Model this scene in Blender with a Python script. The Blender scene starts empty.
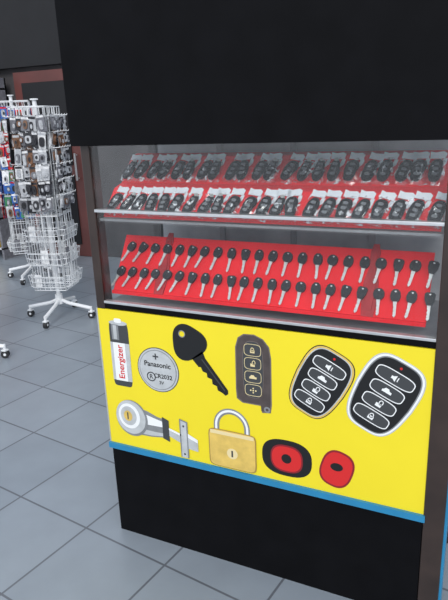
import bpy, math, random
from mathutils import Vector, Matrix, Euler
random.seed(7)
S=bpy.context.scene
S.view_settings.view_transform='Standard'

# ------------------------------------------------------------------ materials
def mat(name,col,rough=.5,metal=0.,var=0.,scale=20.,bump=0.,spec=.5,emis=0,coat=0,alpha=None):
    m=bpy.data.materials.new(name); m.use_nodes=True
    n=m.node_tree.nodes; l=m.node_tree.links; b=n['Principled BSDF']
    b.inputs['Base Color'].default_value=(*col,1)
    b.inputs['Roughness'].default_value=rough
    b.inputs['Metallic'].default_value=metal
    b.inputs['Specular IOR Level'].default_value=spec
    b.inputs['Coat Weight'].default_value=coat
    if var or bump:
        tc=n.new('ShaderNodeTexCoord'); no=n.new('ShaderNodeTexNoise')
        no.inputs['Scale'].default_value=scale; no.inputs['Detail'].default_value=5
        l.new(tc.outputs['Object'],no.inputs['Vector'])
        if var:
            r=n.new('ShaderNodeValToRGB')
            r.color_ramp.elements[0].position=.3; r.color_ramp.elements[1].position=.7
            r.color_ramp.elements[0].color=(*[c*(1-var) for c in col],1)
            r.color_ramp.elements[1].color=(*[min(1,c*(1+var)) for c in col],1)
            l.new(no.outputs['Fac'],r.inputs['Fac']); l.new(r.outputs['Color'],b.inputs['Base Color'])
        if bump:
            bp=n.new('ShaderNodeBump'); bp.inputs['Strength'].default_value=bump; bp.inputs['Distance'].default_value=.01
            l.new(no.outputs['Fac'],bp.inputs['Height']); l.new(bp.outputs['Normal'],b.inputs['Normal'])
    return m
def glassmat(name,col,gl,rough=.02,diff=0.):
    m=bpy.data.materials.new(name); m.use_nodes=True
    n=m.node_tree.nodes; l=m.node_tree.links; n.clear()
    o=n.new('ShaderNodeOutputMaterial'); t=n.new('ShaderNodeBsdfTransparent'); t.inputs[0].default_value=(*col,1)
    g=n.new('ShaderNodeBsdfGlossy'); g.inputs['Roughness'].default_value=rough
    mx=n.new('ShaderNodeMixShader'); mx.inputs[0].default_value=gl
    l.new(t.outputs[0],mx.inputs[1]); l.new(g.outputs[0],mx.inputs[2])
    last=mx
    if diff:
        d=n.new('ShaderNodeBsdfDiffuse'); d.inputs[0].default_value=(.9,.92,.95,1)
        m2=n.new('ShaderNodeMixShader')
        no=n.new('ShaderNodeTexNoise'); no.inputs['Scale'].default_value=60; no.inputs['Detail'].default_value=3
        tc=n.new('ShaderNodeTexCoord'); l.new(tc.outputs['Object'],no.inputs['Vector'])
        mr=n.new('ShaderNodeMapRange'); mr.inputs['From Min'].default_value=.54; mr.inputs['From Max'].default_value=.66
        mr.inputs['To Min'].default_value=0; mr.inputs['To Max'].default_value=diff
        l.new(no.outputs['Fac'],mr.inputs['Value']); l.new(mr.outputs[0],m2.inputs[0])
        l.new(mx.outputs[0],m2.inputs[1]); l.new(d.outputs[0],m2.inputs[2]); last=m2
    l.new(last.outputs[0],o.inputs[0]); return m
M={}
M['yellow']=mat('sign_yellow',(.86,.70,.018),.45,var=.03,scale=3)
M['black']=mat('print_black',(.008,.008,.009),.4)
M['char']=mat('print_charcoal',(.075,.058,.055),.45,var=.2,scale=30)
M['charl']=mat('print_charcoal_light',(.16,.13,.12),.45)
M['white']=mat('print_white',(.85,.86,.86),.5)
M['lgrey']=mat('print_light_grey',(.50,.52,.53),.5,var=.12,scale=25)
M['mgrey']=mat('print_mid_grey',(.22,.23,.24),.5,var=.15,scale=25)
M['dgrey']=mat('print_dark_grey',(.05,.053,.057),.5)
M['gold']=mat('print_gold',(.72,.50,.12),.4,var=.15,scale=25)
M['goldd']=mat('print_gold_dark',(.36,.23,.06),.4)
M['cream']=mat('print_cream',(.80,.66,.36),.4)
M['redp']=mat('print_red',(.65,.02,.02),.4)
M['redd']=mat('print_dark_red',(.25,.012,.02),.4)
M['board']=mat('red_board',(.92,.012,.02),.5,var=.12,scale=6,spec=.2)
M['pouch']=mat('red_pouch',(.40,.006,.010),.5,var=.2,scale=20)
M['brown']=mat('post_brown',(.035,.022,.018),.35,var=.3,scale=8)
M['blackm']=mat('frame_black',(.004,.004,.005),.6,var=.2,scale=10,spec=.08)
M['blue']=mat('kiosk_blue',(.02,.22,.42),.4,var=.1,scale=8)
M['alu']=mat('aluminium',(.66,.67,.68),.35,metal=.7,var=.08,scale=30)
M['back']=mat('case_back_grey',(.36,.365,.38),.5,var=.4,scale=5)
M['shelf']=mat('shelf_grey',(.24,.24,.25),.4,var=.2,scale=9)
M['keyhead']=mat('key_head_plastic',(.008,.008,.010),.35)
M['steel']=mat('key_steel',(.66,.66,.64),.3,metal=.5,var=.15,scale=60)
M['fob']=mat('fob_black_plastic',(.008,.008,.010),.25)
M['fobbtn']=mat('fob_button_grey',(.16,.17,.18),.4)
M['card']=mat('header_card_white',(.80,.82,.86),.5,var=.05,scale=30)
M['bag']=glassmat('clear_poly_bag',(.97,.97,.98),.10,.15,diff=.85)  # noise-masked white: bag wrinkles, with their highlights painted into the colour
M['glass']=glassmat('case_glass',(.97,.98,.98),.045,.02)
M['wire']=mat('white_wire',(.82,.83,.84),.35)
M['rubber']=mat('caster_rubber',(.02,.02,.022),.6)
M['wall']=mat('shop_wall',(.055,.05,.052),.7,var=.3,scale=3)
M['walld']=mat('shop_dark',(.008,.008,.010),.8,var=.2,scale=3)
M['maroon']=mat('door_maroon',(.12,.035,.03),.5,var=.2,scale=3)
cols={'p_dark':(.03,.03,.035),'p_silver':(.50,.51,.53),'p_white':(.80,.80,.81),'p_red':(.60,.02,.03),'p_blue':(.04,.14,.45),
 'p_green':(.05,.22,.10),'p_brown':(.18,.09,.05),'p_grey':(.18,.18,.20),'p_yellow':(.6,.42,.05)}
for k,c in cols.items(): M[k]=mat(k,c,.35,var=.25,scale=35)

# floor tiles
def floormat():
    m=bpy.data.materials.new('grey_floor_tiles'); m.use_nodes=True
    n=m.node_tree.nodes; l=m.node_tree.links; b=n['Principled BSDF']
    tc=n.new('ShaderNodeTexCoord'); mp=n.new('ShaderNodeMapping'); mp.inputs['Rotation'].default_value=(0,0,math.radians(8))
    mp.inputs['Location'].default_value=(.12,.07,0)
    br=n.new('ShaderNodeTexBrick'); br.offset=0; br.squash=1
    br.inputs['Scale'].default_value=1; br.inputs['Brick Width'].default_value=.40; br.inputs['Row Height'].default_value=.40
    br.inputs['Mortar Size'].default_value=.005; br.inputs['Mortar Smooth'].default_value=.3
    br.inputs['Color1'].default_value=(.26,.295,.335,1); br.inputs['Color2'].default_value=(.285,.32,.36,1); br.inputs['Mortar'].default_value=(.12,.13,.15,1)
    no=n.new('ShaderNodeTexNoise'); no.inputs['Scale'].default_value=5; no.inputs['Detail'].default_value=8
    mx=n.new('ShaderNodeMix'); mx.data_type='RGBA'; mx.blend_type='MULTIPLY'; mx.inputs['Factor'].default_value=.5
    r=n.new('ShaderNodeValToRGB'); r.color_ramp.elements[0].color=(.65,.65,.65,1); r.color_ramp.elements[1].color=(1.2,1.2,1.2,1)
    l.new(tc.outputs['Object'],mp.inputs[0]); l.new(mp.outputs[0],br.inputs['Vector']); l.new(tc.outputs['Object'],no.inputs['Vector'])
    l.new(no.outputs['Fac'],r.inputs[0]); l.new(br.outputs['Color'],mx.inputs['A']); l.new(r.outputs[0],mx.inputs['B'])
    l.new(mx.outputs['Result'],b.inputs['Base Color']); b.inputs['Roughness'].default_value=.3
    return m
M['floor']=floormat()

# ------------------------------------------------------------------ mesh builder
class MB:
    def __init__(s): s.v=[];s.f=[];s.mi=[];s.mats=[]
    def add(s,vs,fs,m,X=None):
        o=len(s.v)
        for v in vs:
            v=Vector(v); s.v.append(tuple(X@v if X is not None else v))
        if m not in s.mats: s.mats.append(m)
        k=s.mats.index(m)
        for f in fs: s.f.append([i+o for i in f]); s.mi.append(k)
    def box(s,a,b,m,X=None):
        x0,y0,z0=a;x1,y1,z1=b
        s.add([(x0,y0,z0),(x1,y0,z0),(x1,y1,z0),(x0,y1,z0),(x0,y0,z1),(x1,y0,z1),(x1,y1,z1),(x0,y1,z1)],
              [(0,3,2,1),(4,5,6,7),(0,1,5,4),(1,2,6,5),(2,3,7,6),(3,0,4,7)],m,X)
    def prism(s,pts,y0,y1,m,X=None):
        n=len(pts)
        s.add([(p[0],y0,p[1]) for p in pts]+[(p[0],y1,p[1]) for p in pts],
              [list(range(n)),list(range(2*n-1,n-1,-1))]+[(i,i+n,(i+1)%n+n,(i+1)%n) for i in range(n)],m,X)
    def ring(s,po,pi,y0,y1,m,X=None):
        n=len(po); V=[]
        for P,y in ((po,y0),(pi,y0),(po,y1),(pi,y1)): V+= [(p[0],y,p[1]) for p in P]
        F=[]
        for i in range(n):
            j=(i+1)%n
            F+=[(i,j,n+j,n+i),(2*n+j,2*n+i,3*n+i,3*n+j),(i,2*n+i,2*n+j,j),(n+i,n+j,3*n+j,3*n+i)]
        s.add(V,F,m,X)
    def cyl(s,p,q,r,m,n=8,r2=None):
        p=Vector(p);q=Vector(q);d=(q-p).normalized(); r2=r if r2 is None else r2
        a=d.orthogonal().normalized(); b=d.cross(a); V=[]
        for c,rr in ((p,r),(q,r2)):
            for i in range(n):
                t=2*math.pi*i/n; V.append(tuple(c+a*math.cos(t)*rr+b*math.sin(t)*rr))
        s.add(V,[list(range(n-1,-1,-1)),list(range(n,2*n))]+[(i,(i+1)%n,(i+1)%n+n,i+n) for i in range(n)],m)
    def path(s,pts,r,m,n=6):
        for a,b in zip(pts[:-1],pts[1:]): s.cyl(a,b,r,m,n)
    def obj(s,name,parent=None,smooth=False,bevel=0):
        me=bpy.data.meshes.new(name); me.from_pydata(s.v,[],s.f)
        for m in s.mats: me.materials.append(M[m])
        me.polygons.foreach_set('material_index',s.mi)
        me.update()
        o=bpy.data.objects.new(name,me); S.collection.objects.link(o)
        if parent: o.parent=parent
        if smooth:
            for p in me.polygons: p.use_smooth=True
        if bevel:
            b=o.modifiers.new('bevel','BEVEL'); b.width=bevel; b.segments=2; b.limit_method='ANGLE'
        return o
def empty(name,loc=(0,0,0)):
    e=bpy.data.objects.new(name,None); e.location=loc; e.empty_display_size=.1; S.collection.objects.link(e); return e
def ell(cx,cz,rx,rz,n=40,rot=0,e=2.0):
    P=[]; c=math.cos(rot); s_=math.sin(rot)
    for i in range(n):
        t=2*math.pi*i/n; ct=math.cos(t); st=math.sin(t)
        x=math.copysign(abs(ct)**(2/e),ct)*rx; z=math.copysign(abs(st)**(2/e),st)*rz
        P.append((cx+x*c-z*s_,cz+x*s_+z*c))
    return P
def xf(P,cx,cz,rot=0,sc=1):
    c=math.cos(rot); s_=math.sin(rot)
    return [(cx+(x*c-z*s_)*sc,cz+(x*s_+z*c)*sc) for x,z in P]

# ------------------------------------------------------------------ room shell
b=MB(); b.box((-9,-6,-.05),(6,4.2,0),'floor'); b.obj('floor')
b=MB(); b.box((-9,4.0,0),(6,4.2,3.4),'wall'); b.obj('wall_back')
b=MB(); b.box((-9,3.9,2.15),(6,3.995,3.4),'walld'); b.obj('trim_1')
b=MB(); x0,x1=-4.0,-3.15
b.box((x0,3.93,0.005),(x1,3.97,2.1),'maroon'); b.box((x0+.12,3.915,.15),(x1-.12,3.93,.95),'walld'); b.box((x0+.12,3.915,1.07),(x1-.12,3.93,1.98),'walld')
b.cyl((x1-.06,3.89,.9),(x1-.06,3.89,1.2),.012,'alu'); b.cyl((x1-.06,3.93,.92),(x1-.06,3.89,.92),.008,'alu'); b.cyl((x1-.06,3.93,1.18),(x1-.06,3.89,1.18),.008,'alu')
b.obj('door_1')
# shelving with packaged goods along the back of the shop
b=MB(); x0,x1=-7.6,-4.1
for x in (x0,(x0+x1)/2,x1-.03): b.box((x,3.50,0),(x+.03,3.9,2.05),'p_grey')
b.box((x0,3.88,0),(x1,3.9,2.05),'p_dark')
for k in range(6):
    z=.12+k*.36; b.box((x0,3.50,z),(x1,3.88,z+.02),'p_silver')
    x=x0+.06
    while x<x1-.2 and k<6:
        w_=random.uniform(.09,.2); h_=random.uniform(.16,.3); c=random.choice(['p_red','p_blue','p_white','p_red','p_dark','p_silver','p_green','p_yellow'])
        b.box((x,3.53,z+.021),(x+w_,3.75,z+.02+h_),c); b.box((x+w_*.15,3.527,z+.02+h_*.35),(x+w_*.85,3.53,z+.02+h_*.75),random.choice(['p_white','p_dark','p_silver','p_red']))
        x+=w_+.012
b.obj('merchandise_shelf')

# ------------------------------------------------------------------ kiosk
K=empty('display_kiosk')
b=MB()
b.box((0,0,.92),(.034,.05,2.05),'brown'); b.box((1.13,-.005,0.0),(1.19,.05,2.05),'brown')
b.box((0.0,.40,.0),(.05,.45,2.05),'brown'); b.box((1.14,.40,0),(1.19,.45,2.05),'brown')
b.obj('posts',K,bevel=.003)
b=MB(); b.box((0.034,.002,.922),(1.13,.035,.942),'blackm'); b.box((.034,-.002,.942),(1.13,.02,.951),'alu')
b.box((.034,-.004,1.258),(1.13,.02,1.268),'alu'); b.box((.02,.035,.90),(1.15,.45,.935),'shelf')
b.box((.034,.022,1.226),(1.13,.40,1.234),'shelf')
b.obj('rails_and_shelves',K,bevel=.0015)
b=MB(); b.box((.036,.40,.936),(1.13,.41,1.52),'back')
for x in (.30,.58,.86): b.box((x,.39,.936),(x+.02,.40,1.50),'shelf')
b.obj('case_back',K)
b=MB(); b.box((.035,.006,.952),(1.129,.010,1.257),'glass'); b.box((.035,.006,1.269),(1.129,.010,1.50),'glass'); b.obj('case_glass',K)
b=MB(); b.box((-.02,-.02,1.472),(1.22,.03,2.1),'blackm'); b.box((-.02,.03,1.52),(1.22,.46,1.55),'blackm'); b.obj('roof_header',K)
b=MB(); b.box((0,.02,.39),(1.13,.45,.90),'blue'); b.box((-.004,-.01,.370),(1.135,.45,.392),'blue'); b.box((1.19,.0,.0),(1.197,.06,2.05),'blue')
b.box((0.004,.0,.0),(1.128,.43,.370),'blackm'); b.obj('base_cabinet',K)

# red display boards
def slab(b,prof,x0,x1,m,t=.004):
    for (ya,za),(yb,zb) in zip(prof[:-1],prof[1:]):
        b.add([(x0,ya,za),(x1,ya,za),(x1,yb,zb),(x0,yb,zb),(x0,ya+t*.3,za-t),(x1,ya+t*.3,za-t),(x1,yb+t*.3,zb-t),(x0,yb+t*.3,zb-t)],
            [(0,1,2,3),(7,6,5,4),(0,4,5,1),(1,5,6,2),(2,6,7,3),(3,7,4,0)],m)
b=MB()
slab(b,[(.03,1.242),(.105,1.325),(.15,1.338),(.225,1.421),(.26,1.43)],.045,1.12,'board')
b.box((.05,.24,1.23),(.06,.25,1.425),'alu'); b.box((1.10,.24,1.23),(1.11,.25,1.425),'alu')
b.obj('stepped_board',K)
b=MB(); P0=(.05,.972); P1=(.16,1.152)
slab(b,[P0,P1],.04,1.095,'board')
b.box((.06,.15,.936),(.07,.16,1.13),'alu'); b.box((1.06,.15,.936),(1.07,.16,1.13),'alu')
b.box((.04,.042,.966),(1.095,.05,.978),'board')
for xx in (.225,.93):
    pts=[(-.016,-.01),(.018,-.01),(.024,.05),(.020,.10),(.012,.14),(.014,.19),(.008,.215),(-.008,.215),(-.014,.19),(-.012,.14),(-.022,.10),(-.022,.05)]
    dd=Vector((0,P1[0]-P0[0],P1[1]-P0[1])).normalized(); nn=Vector((0,-dd.z,dd.y)); X=Matrix.Identity(4); X.col[1][:3]=-nn; X.col[2][:3]=dd; X.translation=(xx,P0[0],P0[1])
    b.prism([(x,z+.01) for x,z in pts],-.006,-.001,'pouch',X)
    b.prism([(x*.6,z*.8+.03) for x,z in pts],-.009,-.006,'pouch',X)
b.obj('key_board',K)

# packets with remote fobs
d1=Vector((0,.075,.083)).normalized()
nrm=Vector((0,-d1.z,d1.y))
def frame(x,y,z,rot=0,up=d1,nn=nrm):
    X=Matrix.Identity(4); ax=Vector((1,0,0))
    X.col[0][:3]=ax; X.col[1][:3]=-nn; X.col[2][:3]=up; X.translation=(x,y,z)
    return X@Matrix.Rotation(rot,4,'Y')
b=MB(); bags=MB()
def packet(x,y,z):
    rot=random.uniform(.0,.30); X=frame(x,y,z,rot)
    w=.021
    b.prism([(-w,.086),(w,.088),(w*1.05,.106),(w*.6,.112),(-w*.4,.107),(-w*1.1,.110)],-.005,-.004,'card',X)
    b.prism([(w*.4,.05),(w*1.15,.07),(w*1.2,.088),(w*.7,.086)],-.005,-.004,'card',X)
    k=random.choice([0,1,2]); fr=random.uniform(-.1,.25)
    X2=X@Matrix.Translation((random.uniform(-.002,.002),-.006,.043))@Matrix.Rotation(fr,4,'Y')@Matrix.Diagonal((1.12,1.1,1.22,1))
    if k==0: P=ell(0,0,.0165,.031,24,e=2.6)
    elif k==1: P=[(x_*(1.0 if z_>0 else .82),z_) for x_,z_ in ell(0,0,.018,.030,24,e=3)]
    else: P=[(x_*(.85 if z_>0 else 1.05),z_) for x_,z_ in ell(0,0,.0155,.032,24,e=2.4)]
    b.prism(P,-.004,0,'fob',X2); b.prism([(p[0]*.85,p[1]*.9) for p in P],-.008,-.004,'fob',X2)
    for j in range(3): b.prism(ell(0,.015-.014*j,.007,.004,12,e=3),-.009,-.008,'fobbtn',X2)
    if k==2: b.prism(ell(0,.029,.006,.005,12),-.0085,-.004,'steel',X2)
    nx,nz=6,9; V=[];F=[]
    for i in range(nz+1):
        for j in range(nx+1):
            u=j/nx*2-1; v=i/nz
            bul=.014*(1-u*u)*math.sin(math.pi*min(1,v*1.05))
            V.append((u*.0245,-.003-bul+random.uniform(-.003,.003),v*.096-.002))
    for i in range(nz):
        for j in range(nx): a=i*(nx+1)+j; F.append((a,a+1,a+nx+2,a+nx+1))
    bags.add(V,F,'bag',X)
N=22
for i in range(N):
    x=.068+i*(1.09-.068)/(N-1)
    packet(x+random.uniform(-.003,.003),.034,1.247)
    packet(x+random.uniform(-.003,.003)-.01,.154,1.343)
PK=empty('packaged_car_remotes')
b.obj('remote_fobs',PK); bags.obj('plastic_bags',PK)

# key rows
d2=Vector((0,P1[0]-P0[0],P1[1]-P0[1])).normalized(); n2=Vector((0,-d2.z,d2.y))
b=MB()
def key(x,s,rot,k):
    y=P0[0]+d2.y*s; z=P0[1]+d2.z*s
    X=frame(x,y,z,rot,d2,n2)@Matrix.Translation((0,-.010,0))@Matrix.Diagonal((1.18,1.1,1.22,1))
    p=Vector((x,y,z)); b.cyl(p,p+n2*.016,.0016,'alu',6)
    if k==0: H=[(-.005,.007),(.005,.007),(.0105,.001),(.0125,-.010),(.010,-.019),(.005,-.023),(-.005,-.023),(-.010,-.019),(-.0125,-.010),(-.0105,.001)]
    elif k==1: H=[(x_,z_-.008) for x_,z_ in ell(0,0,.0135,.014,16,e=2.3)]
    else: H=[(-.008,.006),(.008,.006),(.0125,.002),(.0115,-.012),(.006,-.025),(-.006,-.025),(-.0115,-.012),(-.0125,.002)]
    b.prism(H,-.0035,.0035,'keyhead',X)
    b.prism(ell(0,.001,.0026,.0018,10),-.0042,-.0035,'steel',X)
    b.prism([(-.0045,-.021),(.0045,-.021),(.0045,-.027),(-.0045,-.027)],-.002,.002,'steel',X)
    B=[(-.0038,-.026),(.0038,-.026),(.0038,-.056),(0,-.061),(-.0038,-.056),(-.002,-.053),(-.0038,-.050),(-.0018,-.046),(-.0038,-.042),(-.0022,-.037),(-.0038,-.033)]
    b.prism(B[::-1],-.0012,.0012,'steel',X)
na,nb=22,23
for i in range(na):
    x=.085+i*(1.098-.085)/(na-1); key(x,.174,(random.uniform(.25,.5) if i<8 else random.uniform(-.05,.22)),[0,0,0,1,2][random.randrange(5)])
for i in range(nb):
    x=.065+i*(1.098-.065)/(nb-1); key(x,.082,(random.uniform(.25,.5) if i<6 else random.uniform(-.05,.22)),[0,0,2,1,2][random.randrange(5)])
b.obj('car_key_collection')

# ------------------------------------------------------------------ printed sign
SG=empty('locksmith_sign')
b=MB(); b.box((0,.0,.39),(1.13,.012,.92),'yellow'); b.obj('sign_panel',SG)
b=MB(); b.box((-.003,-.002,.39),(.002,.013,.922),'alu'); b.obj('sign_edge',SG)
def lay(k): return -.0006*k
def flat(b,P,k,m): b.prism(P,lay(k),lay(k-1) if k>1 else .001,m)
def flr(b,P,P2,k,m): b.ring(P,P2,lay(k),lay(k-1),m)
def text(s,cx,cz,size,m,k,rot=0,parent=None,name='lettering'):
    cu=bpy.data.curves.new(name,'FONT'); cu.body=s; cu.size=size; cu.align_x='CENTER'; cu.align_y='CENTER'; cu.extrude=.0002; cu.offset=size*.012
    o=bpy.data.objects.new(name,cu); S.collection.objects.link(o)
    o.matrix_world=Matrix.Translation((cx,lay(k)-.0002,cz))@Matrix.Rotation(-rot,4,'Y')@Matrix.Rotation(math.pi/2,4,'X')
    bpy.context.view_layer.update()
    me=bpy.data.meshes.new_from_object(o.evaluated_get(bpy.context.evaluated_depsgraph_get())); me.materials.clear(); me.materials.append(M[m])
    o2=bpy.data.objects.new(name,me); o2.matrix_world=o.matrix_world.copy(); S.collection.objects.link(o2)
    if parent: o2.parent=parent
    bpy.data.objects.remove(o)
# battery
b=MB(); cx,cz=.083,.755
def R(x0,z0,x1,z1): return [(cx+x0,cz+z0),(cx+x1,cz+z0),(cx+x1,cz+z1),(cx+x0,cz+z1)]
flat(b,xf(ell(0,0,.040,.122,48,e=9),cx,cz),1,'dgrey')
flat(b,R(-.040,-.100,.040,.045),2,'lgrey'); flat(b,R(-.028,-.100,.022,.045),3,'white')
flat(b,R(-.030,.055,.0,.112),2,'mgrey'); flat(b,R(-.022,.058,-.008,.11),3,'lgrey')
flat(b,xf(ell(0,0,.038,.009,24),cx,cz+.119),2,'lgrey'); flat(b,xf(ell(0,0,.015,.008,24,e=4),cx,cz+.128),3,'white')
b.obj('battery_print',SG)
text('Energizer',cx-.0,cz-.027,.034,'redp',4,rot=math.pi/2,parent=SG)
# coin cell
b=MB(); cx,cz=.234,.720
flat(b,ell(cx,cz,.083,.083,56),1,'dgrey'); flat(b,ell(cx,cz,.080,.080,56),2,'lgrey'); flat(b,ell(cx,cz,.074,.074,56),3,'mgrey'); flat(b,ell(cx,cz,.0715,.0715,56),4,'lgrey')
flr(b,ell(cx-.028,cz-.028,.018,.018,30),ell(cx-.028,cz-.028,.014,.014,30),5,'dgrey')
b.obj('coin_cell_print',SG)
text('+',cx-.005,cz+.048,.045,'dgrey',5,parent=SG); text('Panasonic',cx,cz+.020,.027,'black',5,parent=SG); text('CR2032',cx+.020,cz-.022,.022,'black',5,parent=SG); text('3V',cx+.012,cz-.046,.017,'dgrey',5,parent=SG); text('R',cx-.028,cz-.028,.024,'dgrey',5,parent=SG)
# black house key
b=MB(); hx,hz=.360,.838; ang=math.atan2(.672-hz,.492-hx)
def KX(P): return xf(P,hx,hz,ang)
head=[]
for i in range(36):
    t=2*math.pi*i/36; r=.062+.006*math.cos(3*t+.3)*(-1)
    head.append((r*math.cos(t),r*math.sin(t)*1.06))
hole=ell(-.036,0,.011,.011,36)
flr(b,KX(head),KX(hole),2,'black'); flr(b,KX(ell(-.036,0,.013,.013,36)),KX(ell(-.036,0,.010,.010,36)),3,'mgrey')
BL=[(.05,-.026),(.085,-.024),(.09,-.017),(.105,-.021),(.118,-.012),(.130,-.020),(.144,-.010),(.158,-.019),(.172,-.010),(.185,-.017),(.200,-.008),(.214,-.004),(.214,.008),(.204,.016),(.075,.018),(.05,.026)]
flat(b,KX(BL),2,'black'); flat(b,KX([(.07,.003),(.20,.003),(.20,.007),(.07,.007)]),3,'dgrey')
b.obj('house_key_print',SG)
def icon(b,kind,c,k,sc,rot,m='white'):
    x,z=c
    def T(P): return xf(P,x,z,rot,sc)
    if kind=='lock':
        flat(b,T([(-.006,-.007),(.006,-.007),(.006,.001),(-.006,.001)]),k,m); flr(b,T(ell(0,.002,.0048,.006,16)),T(ell(0,.002,.003,.0042,16)),k,m)
    elif kind=='open':
        flat(b,T([(-.006,-.007),(.006,-.007),(.006,.001),(-.006,.001)]),k,m); flr(b,T(ell(.003,.004,.0048,.006,16)),T(ell(.003,.004,.003,.0042,16)),k,m)
    elif kind=='car':
        flat(b,T([(-.010,-.004),(.010,-.004),(.010,.001),(.005,.002),(.002,.006),(-.005,.006),(-.008,.001),(-.010,.001)]),k,m)
    elif kind=='horn':
        flat(b,T([(-.008,-.003),(-.004,-.003),(.002,-.007),(.002,.007),(-.004,.003),(-.008,.003)]),k,m); flat(b,T([(.005,-.004),(.007,-.005),(.007,.005),(.005,.004)]),k,m)
    elif kind=='dot':
        for q in (-.007,0,.007): flat(b,T(ell(q,0,.0022,.0022,10)),k,m)
        flat(b,T(ell(0,.006,.002,.002,10)),k,m); flat(b,T(ell(0,-.006,.002,.002,10)),k,m)
# flip-type fob
b=MB(); cx,cz=.590,.762
O=[(-.030,.132),(.006,.134),(.036,.122),(.056,.098),(.062,.06),(.062,-.10),(.058,-.128),(.028,-.132),(.026,-.108),(-.040,-.108),(-.060,-.095),(-.062,-.06),(-.060,.085),(-.050,.118)]
flat(b,xf(O,cx,cz),1,'charl'); flat(b,xf([(x*.93,z*.965+.001) for x,z in O],cx,cz),2,'char')
flat(b,xf(ell(0,.014,.036,.098,40,e=3.2),cx,cz),3,'charl'); flat(b,xf(ell(0,.014,.034,.096,40,e=3.2),cx,cz),4,'dgrey')
for j,kd in enumerate(('lock','open','car','dot')):
    q=.082-.046*j
    flr(b,xf(ell(0,q,.029,.0205,28,e=4),cx,cz),xf(ell(0,q,.0275,.019,28,e=4),cx,cz),5,'cream'); icon(b,kd,(cx,cz+q-.001),5,1.25,0,'cream')
flr(b,xf(ell(.046,-.118,.011,.011,24),cx,cz),xf(ell(.046,-.118,.005,.005,24),cx,cz),3,'mgrey')
b.obj('flip_key_print',SG)
# smart fobs
def smart(name,cx,cz,hw,hh,rot,edge,edge2,kinds,outer='black'):
    b=MB()
    def sh(sx,sz,dz=0):
        P=[]
        for x,z in ell(0,0,1,1,64,e=3.6):
            w=1.0-.14*(z<0)*abs(z)
            P.append((x*w*sx,z*sz+dz))
        return xf(P,cx,cz,rot)
    flat(b,sh(hw,hh),1,outer); flat(b,sh(hw*.965,hh*.98),2,edge); flat(b,sh(hw*.90,hh*.94),3,edge2); flat(b,sh(hw*.86,hh*.915),4,'black')
    for j,kd in enumerate(kinds):
        q=hh*(.53-.37*j); wt=(.66,.58,.58,.62)[j]; w=hw*wt; h=hh*.165
        O=ell(0,0,w,h,32,e=3.6); I=ell(0,0,w-.0028,h-.0028,32,e=3.6)
        flr(b,xf(xf(O,0,q),cx,cz,rot),xf(xf(I,0,q),cx,cz,rot),5,'white')
        flat(b,xf(xf(I,0,q),cx,cz,rot),5,'dgrey')
        c=xf([(0,q)],cx,cz,rot)[0]; icon(b,kd,c,6,1.45,rot,'white')
    c=xf([(0,hh*.80)],cx,cz,rot)[0]; flat(b,ell(c[0],c[1],.004,.004,10),5,'redp')
    b.obj(name,SG)
smart('gold_edge_fob_print',.808,.766,.082,.121,-.47,'gold','lgrey',('horn','car','open','lock'))
smart('chrome_edge_fob_print',.998,.757,.090,.131,-.45,'white','mgrey',('horn','car','open','lock'),'lgrey')
# deadbolt + latch
b=MB()
flat(b,xf([(-.02,.058),(.05,.045),(.09,.03),(.12,.026),(.13,-.045),(.06,-.055),(-.02,-.058)],.125,.505),1,'mgrey')
flat(b,xf([(-.02,.045),(.08,.022),(.128,.012),(.128,-.006),(.06,-.008),(-.02,-.01)],.125,.505),2,'white')
flat(b,xf([(-.02,-.03),(.08,-.032),(.128,-.03),(.128,-.04),(.06,-.05),(-.02,-.05)],.125,.505),2,'lgrey')
flat(b,ell(.106,.510,.068,.072,44),3,'mgrey'); flat(b,ell(.102,.513,.063,.067,44),4,'lgrey'); flat(b,ell(.096,.517,.046,.050,36),5,'white'); flat(b,ell(.094,.518,.034,.038,36),6,'lgrey'); flat(b,ell(.092,.518,.018,.021,36),7,'gold'); flat(b,[(.089,.504),(.094,.504),(.094,.532),(.089,.532)],8,'dgrey')
flat(b,[(.235,.540),(.262,.530),(.262,.446),(.235,.455)],3,'dgrey')
flat(b,[(.262,.502),(.318,.486),(.318,.448),(.262,.470)],4,'lgrey'); flat(b,[(.262,.502),(.318,.486),(.318,.478),(.262,.494)],5,'white')
flat(b,[(.306,.548),(.338,.540),(.338,.398),(.306,.398)],5,'mgrey'); flat(b,[(.311,.542),(.333,.536),(.333,.398),(.311,.398)],6,'lgrey'); flat(b,ell(.322,.522,.004,.004,12),7,'dgrey'); flat(b,ell(.322,.412,.004,.004,12),7,'dgrey')
flat(b,[(.338,.495),(.376,.478),(.376,.432),(.338,.436)],5,'lgrey'); flat(b,[(.338,.495),(.376,.478),(.376,.466),(.338,.480)],6,'white')
b.obj('deadbolt_print',SG)
# padlock
b=MB(); cx=.507
arc=[];arci=[]
for i in range(21):
    t=math.pi*i/20; arc.append((cx+.066*math.cos(t),.555+.068*math.sin(t))); arci.append((cx+.046*math.cos(t),.555+.048*math.sin(t)))
flat(b,[(cx+.066,.52)]+arc+[(cx-.066,.52),(cx-.046,.52)]+arci[::-1]+[(cx+.046,.52)],2,'mgrey')
arc=[(cx+.061*math.cos(math.pi*i/20),.555+.063*math.sin(math.pi*i/20)) for i in range(21)]; arci=[(cx+.053*math.cos(math.pi*i/20),.555+.055*math.sin(math.pi*i/20)) for i in range(21)]
flat(b,[(cx+.061,.52)]+arc+[(cx-.061,.52),(cx-.053,.52)]+arci[::-1]+[(cx+.053,.52)],3,'white')
flat(b,ell(cx,.468,.088,.072,44,e=9),4,'goldd'); flat(b,ell(cx,.468,.084,.069,44,e=9),5,'gold'); flat(b,[(cx-.08,.521),(cx+.08,.521),(cx+.08,.534),(cx-.08,.534)],6,'cream')
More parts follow.
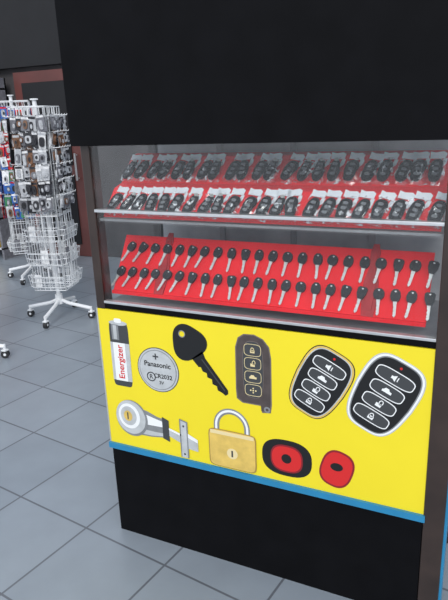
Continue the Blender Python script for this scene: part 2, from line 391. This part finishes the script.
flat(b,ell(cx,.455,.02,.02,24),6,'cream'); flat(b,[(cx-.003,.443),(cx+.003,.443),(cx+.003,.467),(cx-.003,.467)],7,'dgrey')
b.obj('padlock_print',SG)
b=MB()
flat(b,xf(ell(0,0,.085,.066,40,e=2.6),.700,.482),1,'black'); flat(b,xf(ell(0,0,.055,.050,40,e=2.6),.700,.480),2,'redd'); flat(b,xf(ell(0,0,.05,.044,40,e=2.6),.700,.480),3,'redp'); flat(b,ell(.700,.481,.017,.017,24),4,'black')
flat(b,xf(ell(0,0,.052,.066,40,e=2.6),.865,.482,-.3),1,'redd'); flat(b,xf(ell(0,0,.046,.059,40,e=2.6),.865,.482,-.3),2,'redp'); flat(b,ell(.865,.49,.02,.014,24),3,'black')
b.obj('red_remote_print',SG)

# ------------------------------------------------------------------ merchandise spinner racks
def rack(name,x,y,rotz,zb,zt,colkeys,half=.22,base=.27,basket_top=.80,legrot=0,dep=.05,per=5):
    E=empty(name,(x,y,0)); 
    f=MB(); g=MB()
    for i in range(4):
        t=legrot+math.pi/2*i; dx,dy=math.cos(t),math.sin(t)
        f.path([(0,0,.16),(dx*.08,dy*.08,.125),(dx*base,dy*base,.085)],.015,'wire',8)
        f.cyl((dx*base,dy*base,.045),(dx*base,dy*base,.10),.010,'wire',8)
        c=Vector((dx*base,dy*base,.028)); a=Vector((-dy,dx,0))
        f.cyl(c-a*.014,c+a*.014,.028,'rubber',16); f.cyl(c-a*.016,c+a*.016,.010,'wire',10)
        f.box((dx*base-.018,dy*base-.018,.052),(dx*base+.018,dy*base+.018,.062),'wire')
    f.cyl((0,0,.12),(0,0,zt+.05),.016,'wire',12); f.cyl((0,0,.12),(0,0,.20),.03,'wire',12); f.cyl((0,0,zt+.05),(0,0,zt+.06),.03,'wire',12)
    RZ=Matrix.Rotation(rotz,4,'Z')
    def T(p): return tuple(RZ@Vector(p))
    h=half
    for z in [zb,zb+.02,basket_top,zt]:
        f.path([T(p) for p in ((-h,-h,z),(h,-h,z),(h,h,z),(-h,h,z),(-h,-h,z))],.004,'wire')
        f.path([T((-h,0,z)),T((h,0,z))],.003,'wire'); f.path([T((0,-h,z)),T((0,h,z))],.003,'wire')
    for s in range(4):
        RR=RZ@Matrix.Rotation(math.pi/2*s,4,'Z')
        def W(p): return tuple(RR@Vector(p))
        for i in range(7):
            u=-h+2*h*i/6; f.cyl(W((u,-h,zb)),W((u,-h,zt)),.0026 if i%3 else .005,'wire',6)
        z=zb+.1
        while z<zt: f.cyl(W((-h,-h,z)),W((h,-h,z)),.0024,'wire',5); z+=.10
        nt=max(1,int((basket_top-zb)/.17))
        tiers=[zb+.03+k*(basket_top-zb-.04)/nt for k in range(nt)]
        for zt_ in tiers:
            hh=.09
            for zz,dd in ((zt_,dep*.6),(zt_+hh*.5,dep*.8),(zt_+hh,dep)):
                f.path([W((-h,-h,zz)),W((-h,-h-dd,zz)),W((h,-h-dd,zz)),W((h,-h,zz))],.0028,'wire')
            for i in range(9):
                u=-h+2*h*i/8; f.path([W((u,-h,zt_)),W((u,-h-dep*.6,zt_)),W((u,-h-dep,zt_+hh))],.0022,'wire',5)
            for i in range(3):
                if random.random()<.6:
                    u=-h+.05+i*(2*h-.1)/2; c=random.choice(['p_white','p_silver','p_white','p_grey']); w=.055
                    g.box((u-w*.5,-h-.028,zt_+.006),(u+w*.5,-h-.022,zt_+.10+random.uniform(0,.03)),c,RR)
        z=basket_top+.03
        while z+.10<zt+.02:
            for i in range(per):
                u=-h+.03+i*(2*h-.06)/(per-1)
                for dpt in range(2):
                    c=random.choice(colkeys); w=.031; uu=u+random.uniform(-.008,.008); yy=-h-.018-.025*dpt; hgt=random.uniform(.09,.13)
                    XX=RR@Matrix.Translation((uu,yy,z+.13+random.uniform(-.01,.01)))@Matrix.Rotation(random.uniform(-.15,.15),4,'Y')@Matrix.Rotation(random.uniform(-.1,.1),4,'X')@Matrix.Rotation(random.uniform(-.35,.35),4,'Z')
                    g.box((-w,-.001,-hgt),(w,.001,0),c,XX)
                    c2=random.choice(['p_dark','p_silver','p_grey','p_silver','p_brown'])
                    g.prism(ell(random.uniform(-.005,.005),-hgt*.58,w*random.uniform(.4,.75),hgt*random.uniform(.2,.32),14,e=3),-.012,-.001,c2,XX); g.prism(ell(0,-hgt*.58,w*.3,hgt*.14,10),-.015,-.012,random.choice(['p_silver','p_dark']),XX)
                    g.box((-w*.9,-.002,-.022),(w*.9,-.001,-.006),random.choice(['p_white','p_white','p_silver',colkeys[0]]),XX)
                f.path([W((u,-h,z+.130)),W((u,-h-.070,z+.132)),W((u,-h-.075,z+.142))],.003,'wire',5)
            z+=.115
    f.obj('wire_frame',E); g.obj('blister_packs',E)
    return E
rack('spinner_display_rack',-2.00,2.02,.30,.27,1.66,['p_dark','p_grey','p_silver','p_silver','p_brown','p_dark','p_white','p_grey'],half=.13,basket_top=.86,legrot=math.radians(-75),dep=.045)
rack('spinner_display_rack.001',-3.14,2.96,.7,.30,1.75,['p_red','p_blue','p_white','p_red','p_blue','p_green','p_silver'],half=.16,basket_top=.62,legrot=.3)
rack('spinner_display_rack.002',-2.07,1.04,.5,.27,1.66,['p_dark','p_grey','p_silver','p_red','p_blue'],half=.15,base=.32,basket_top=.6,legrot=math.atan2(.15,.30))

# ------------------------------------------------------------------ lights
w=bpy.data.worlds.new('World'); S.world=w; w.use_nodes=True
n=w.node_tree.nodes; bg=n['Background']; bg.inputs[0].default_value=(.83,.90,1.0,1); bg.inputs[1].default_value=1.12
sd=bpy.data.lights.new('sun','SUN'); sd.energy=1.7; sd.angle=math.radians(25); sd.color=(1,.98,.95)
so=bpy.data.objects.new('sun',sd); S.collection.objects.link(so)
so.rotation_euler=Vector((-.35,1.0,-.75)).to_track_quat('-Z','Y').to_euler()

# ------------------------------------------------------------------ camera
fh=Vector((-.44,.898,0)).normalized(); p=math.radians(17.3)
F=Vector((fh.x*math.cos(p),fh.y*math.cos(p),-math.sin(p))); Rv=F.cross(Vector((0,0,1))).normalized(); U=Rv.cross(F)
a=math.radians(2.3); R2=Rv*math.cos(a)-U*math.sin(a); U2=Rv*math.sin(a)+U*math.cos(a)
cd=bpy.data.cameras.new('camera'); cd.sensor_fit='HORIZONTAL'; cd.sensor_width=36; cd.lens=594/448*36; cd.clip_start=.02
co=bpy.data.objects.new('camera',cd); S.collection.objects.link(co)
X=Matrix.Identity(4); X.col[0][:3]=R2; X.col[1][:3]=U2; X.col[2][:3]=-F; X.translation=(1.2761,-1.5891,1.55)
co.matrix_world=X; S.camera=co
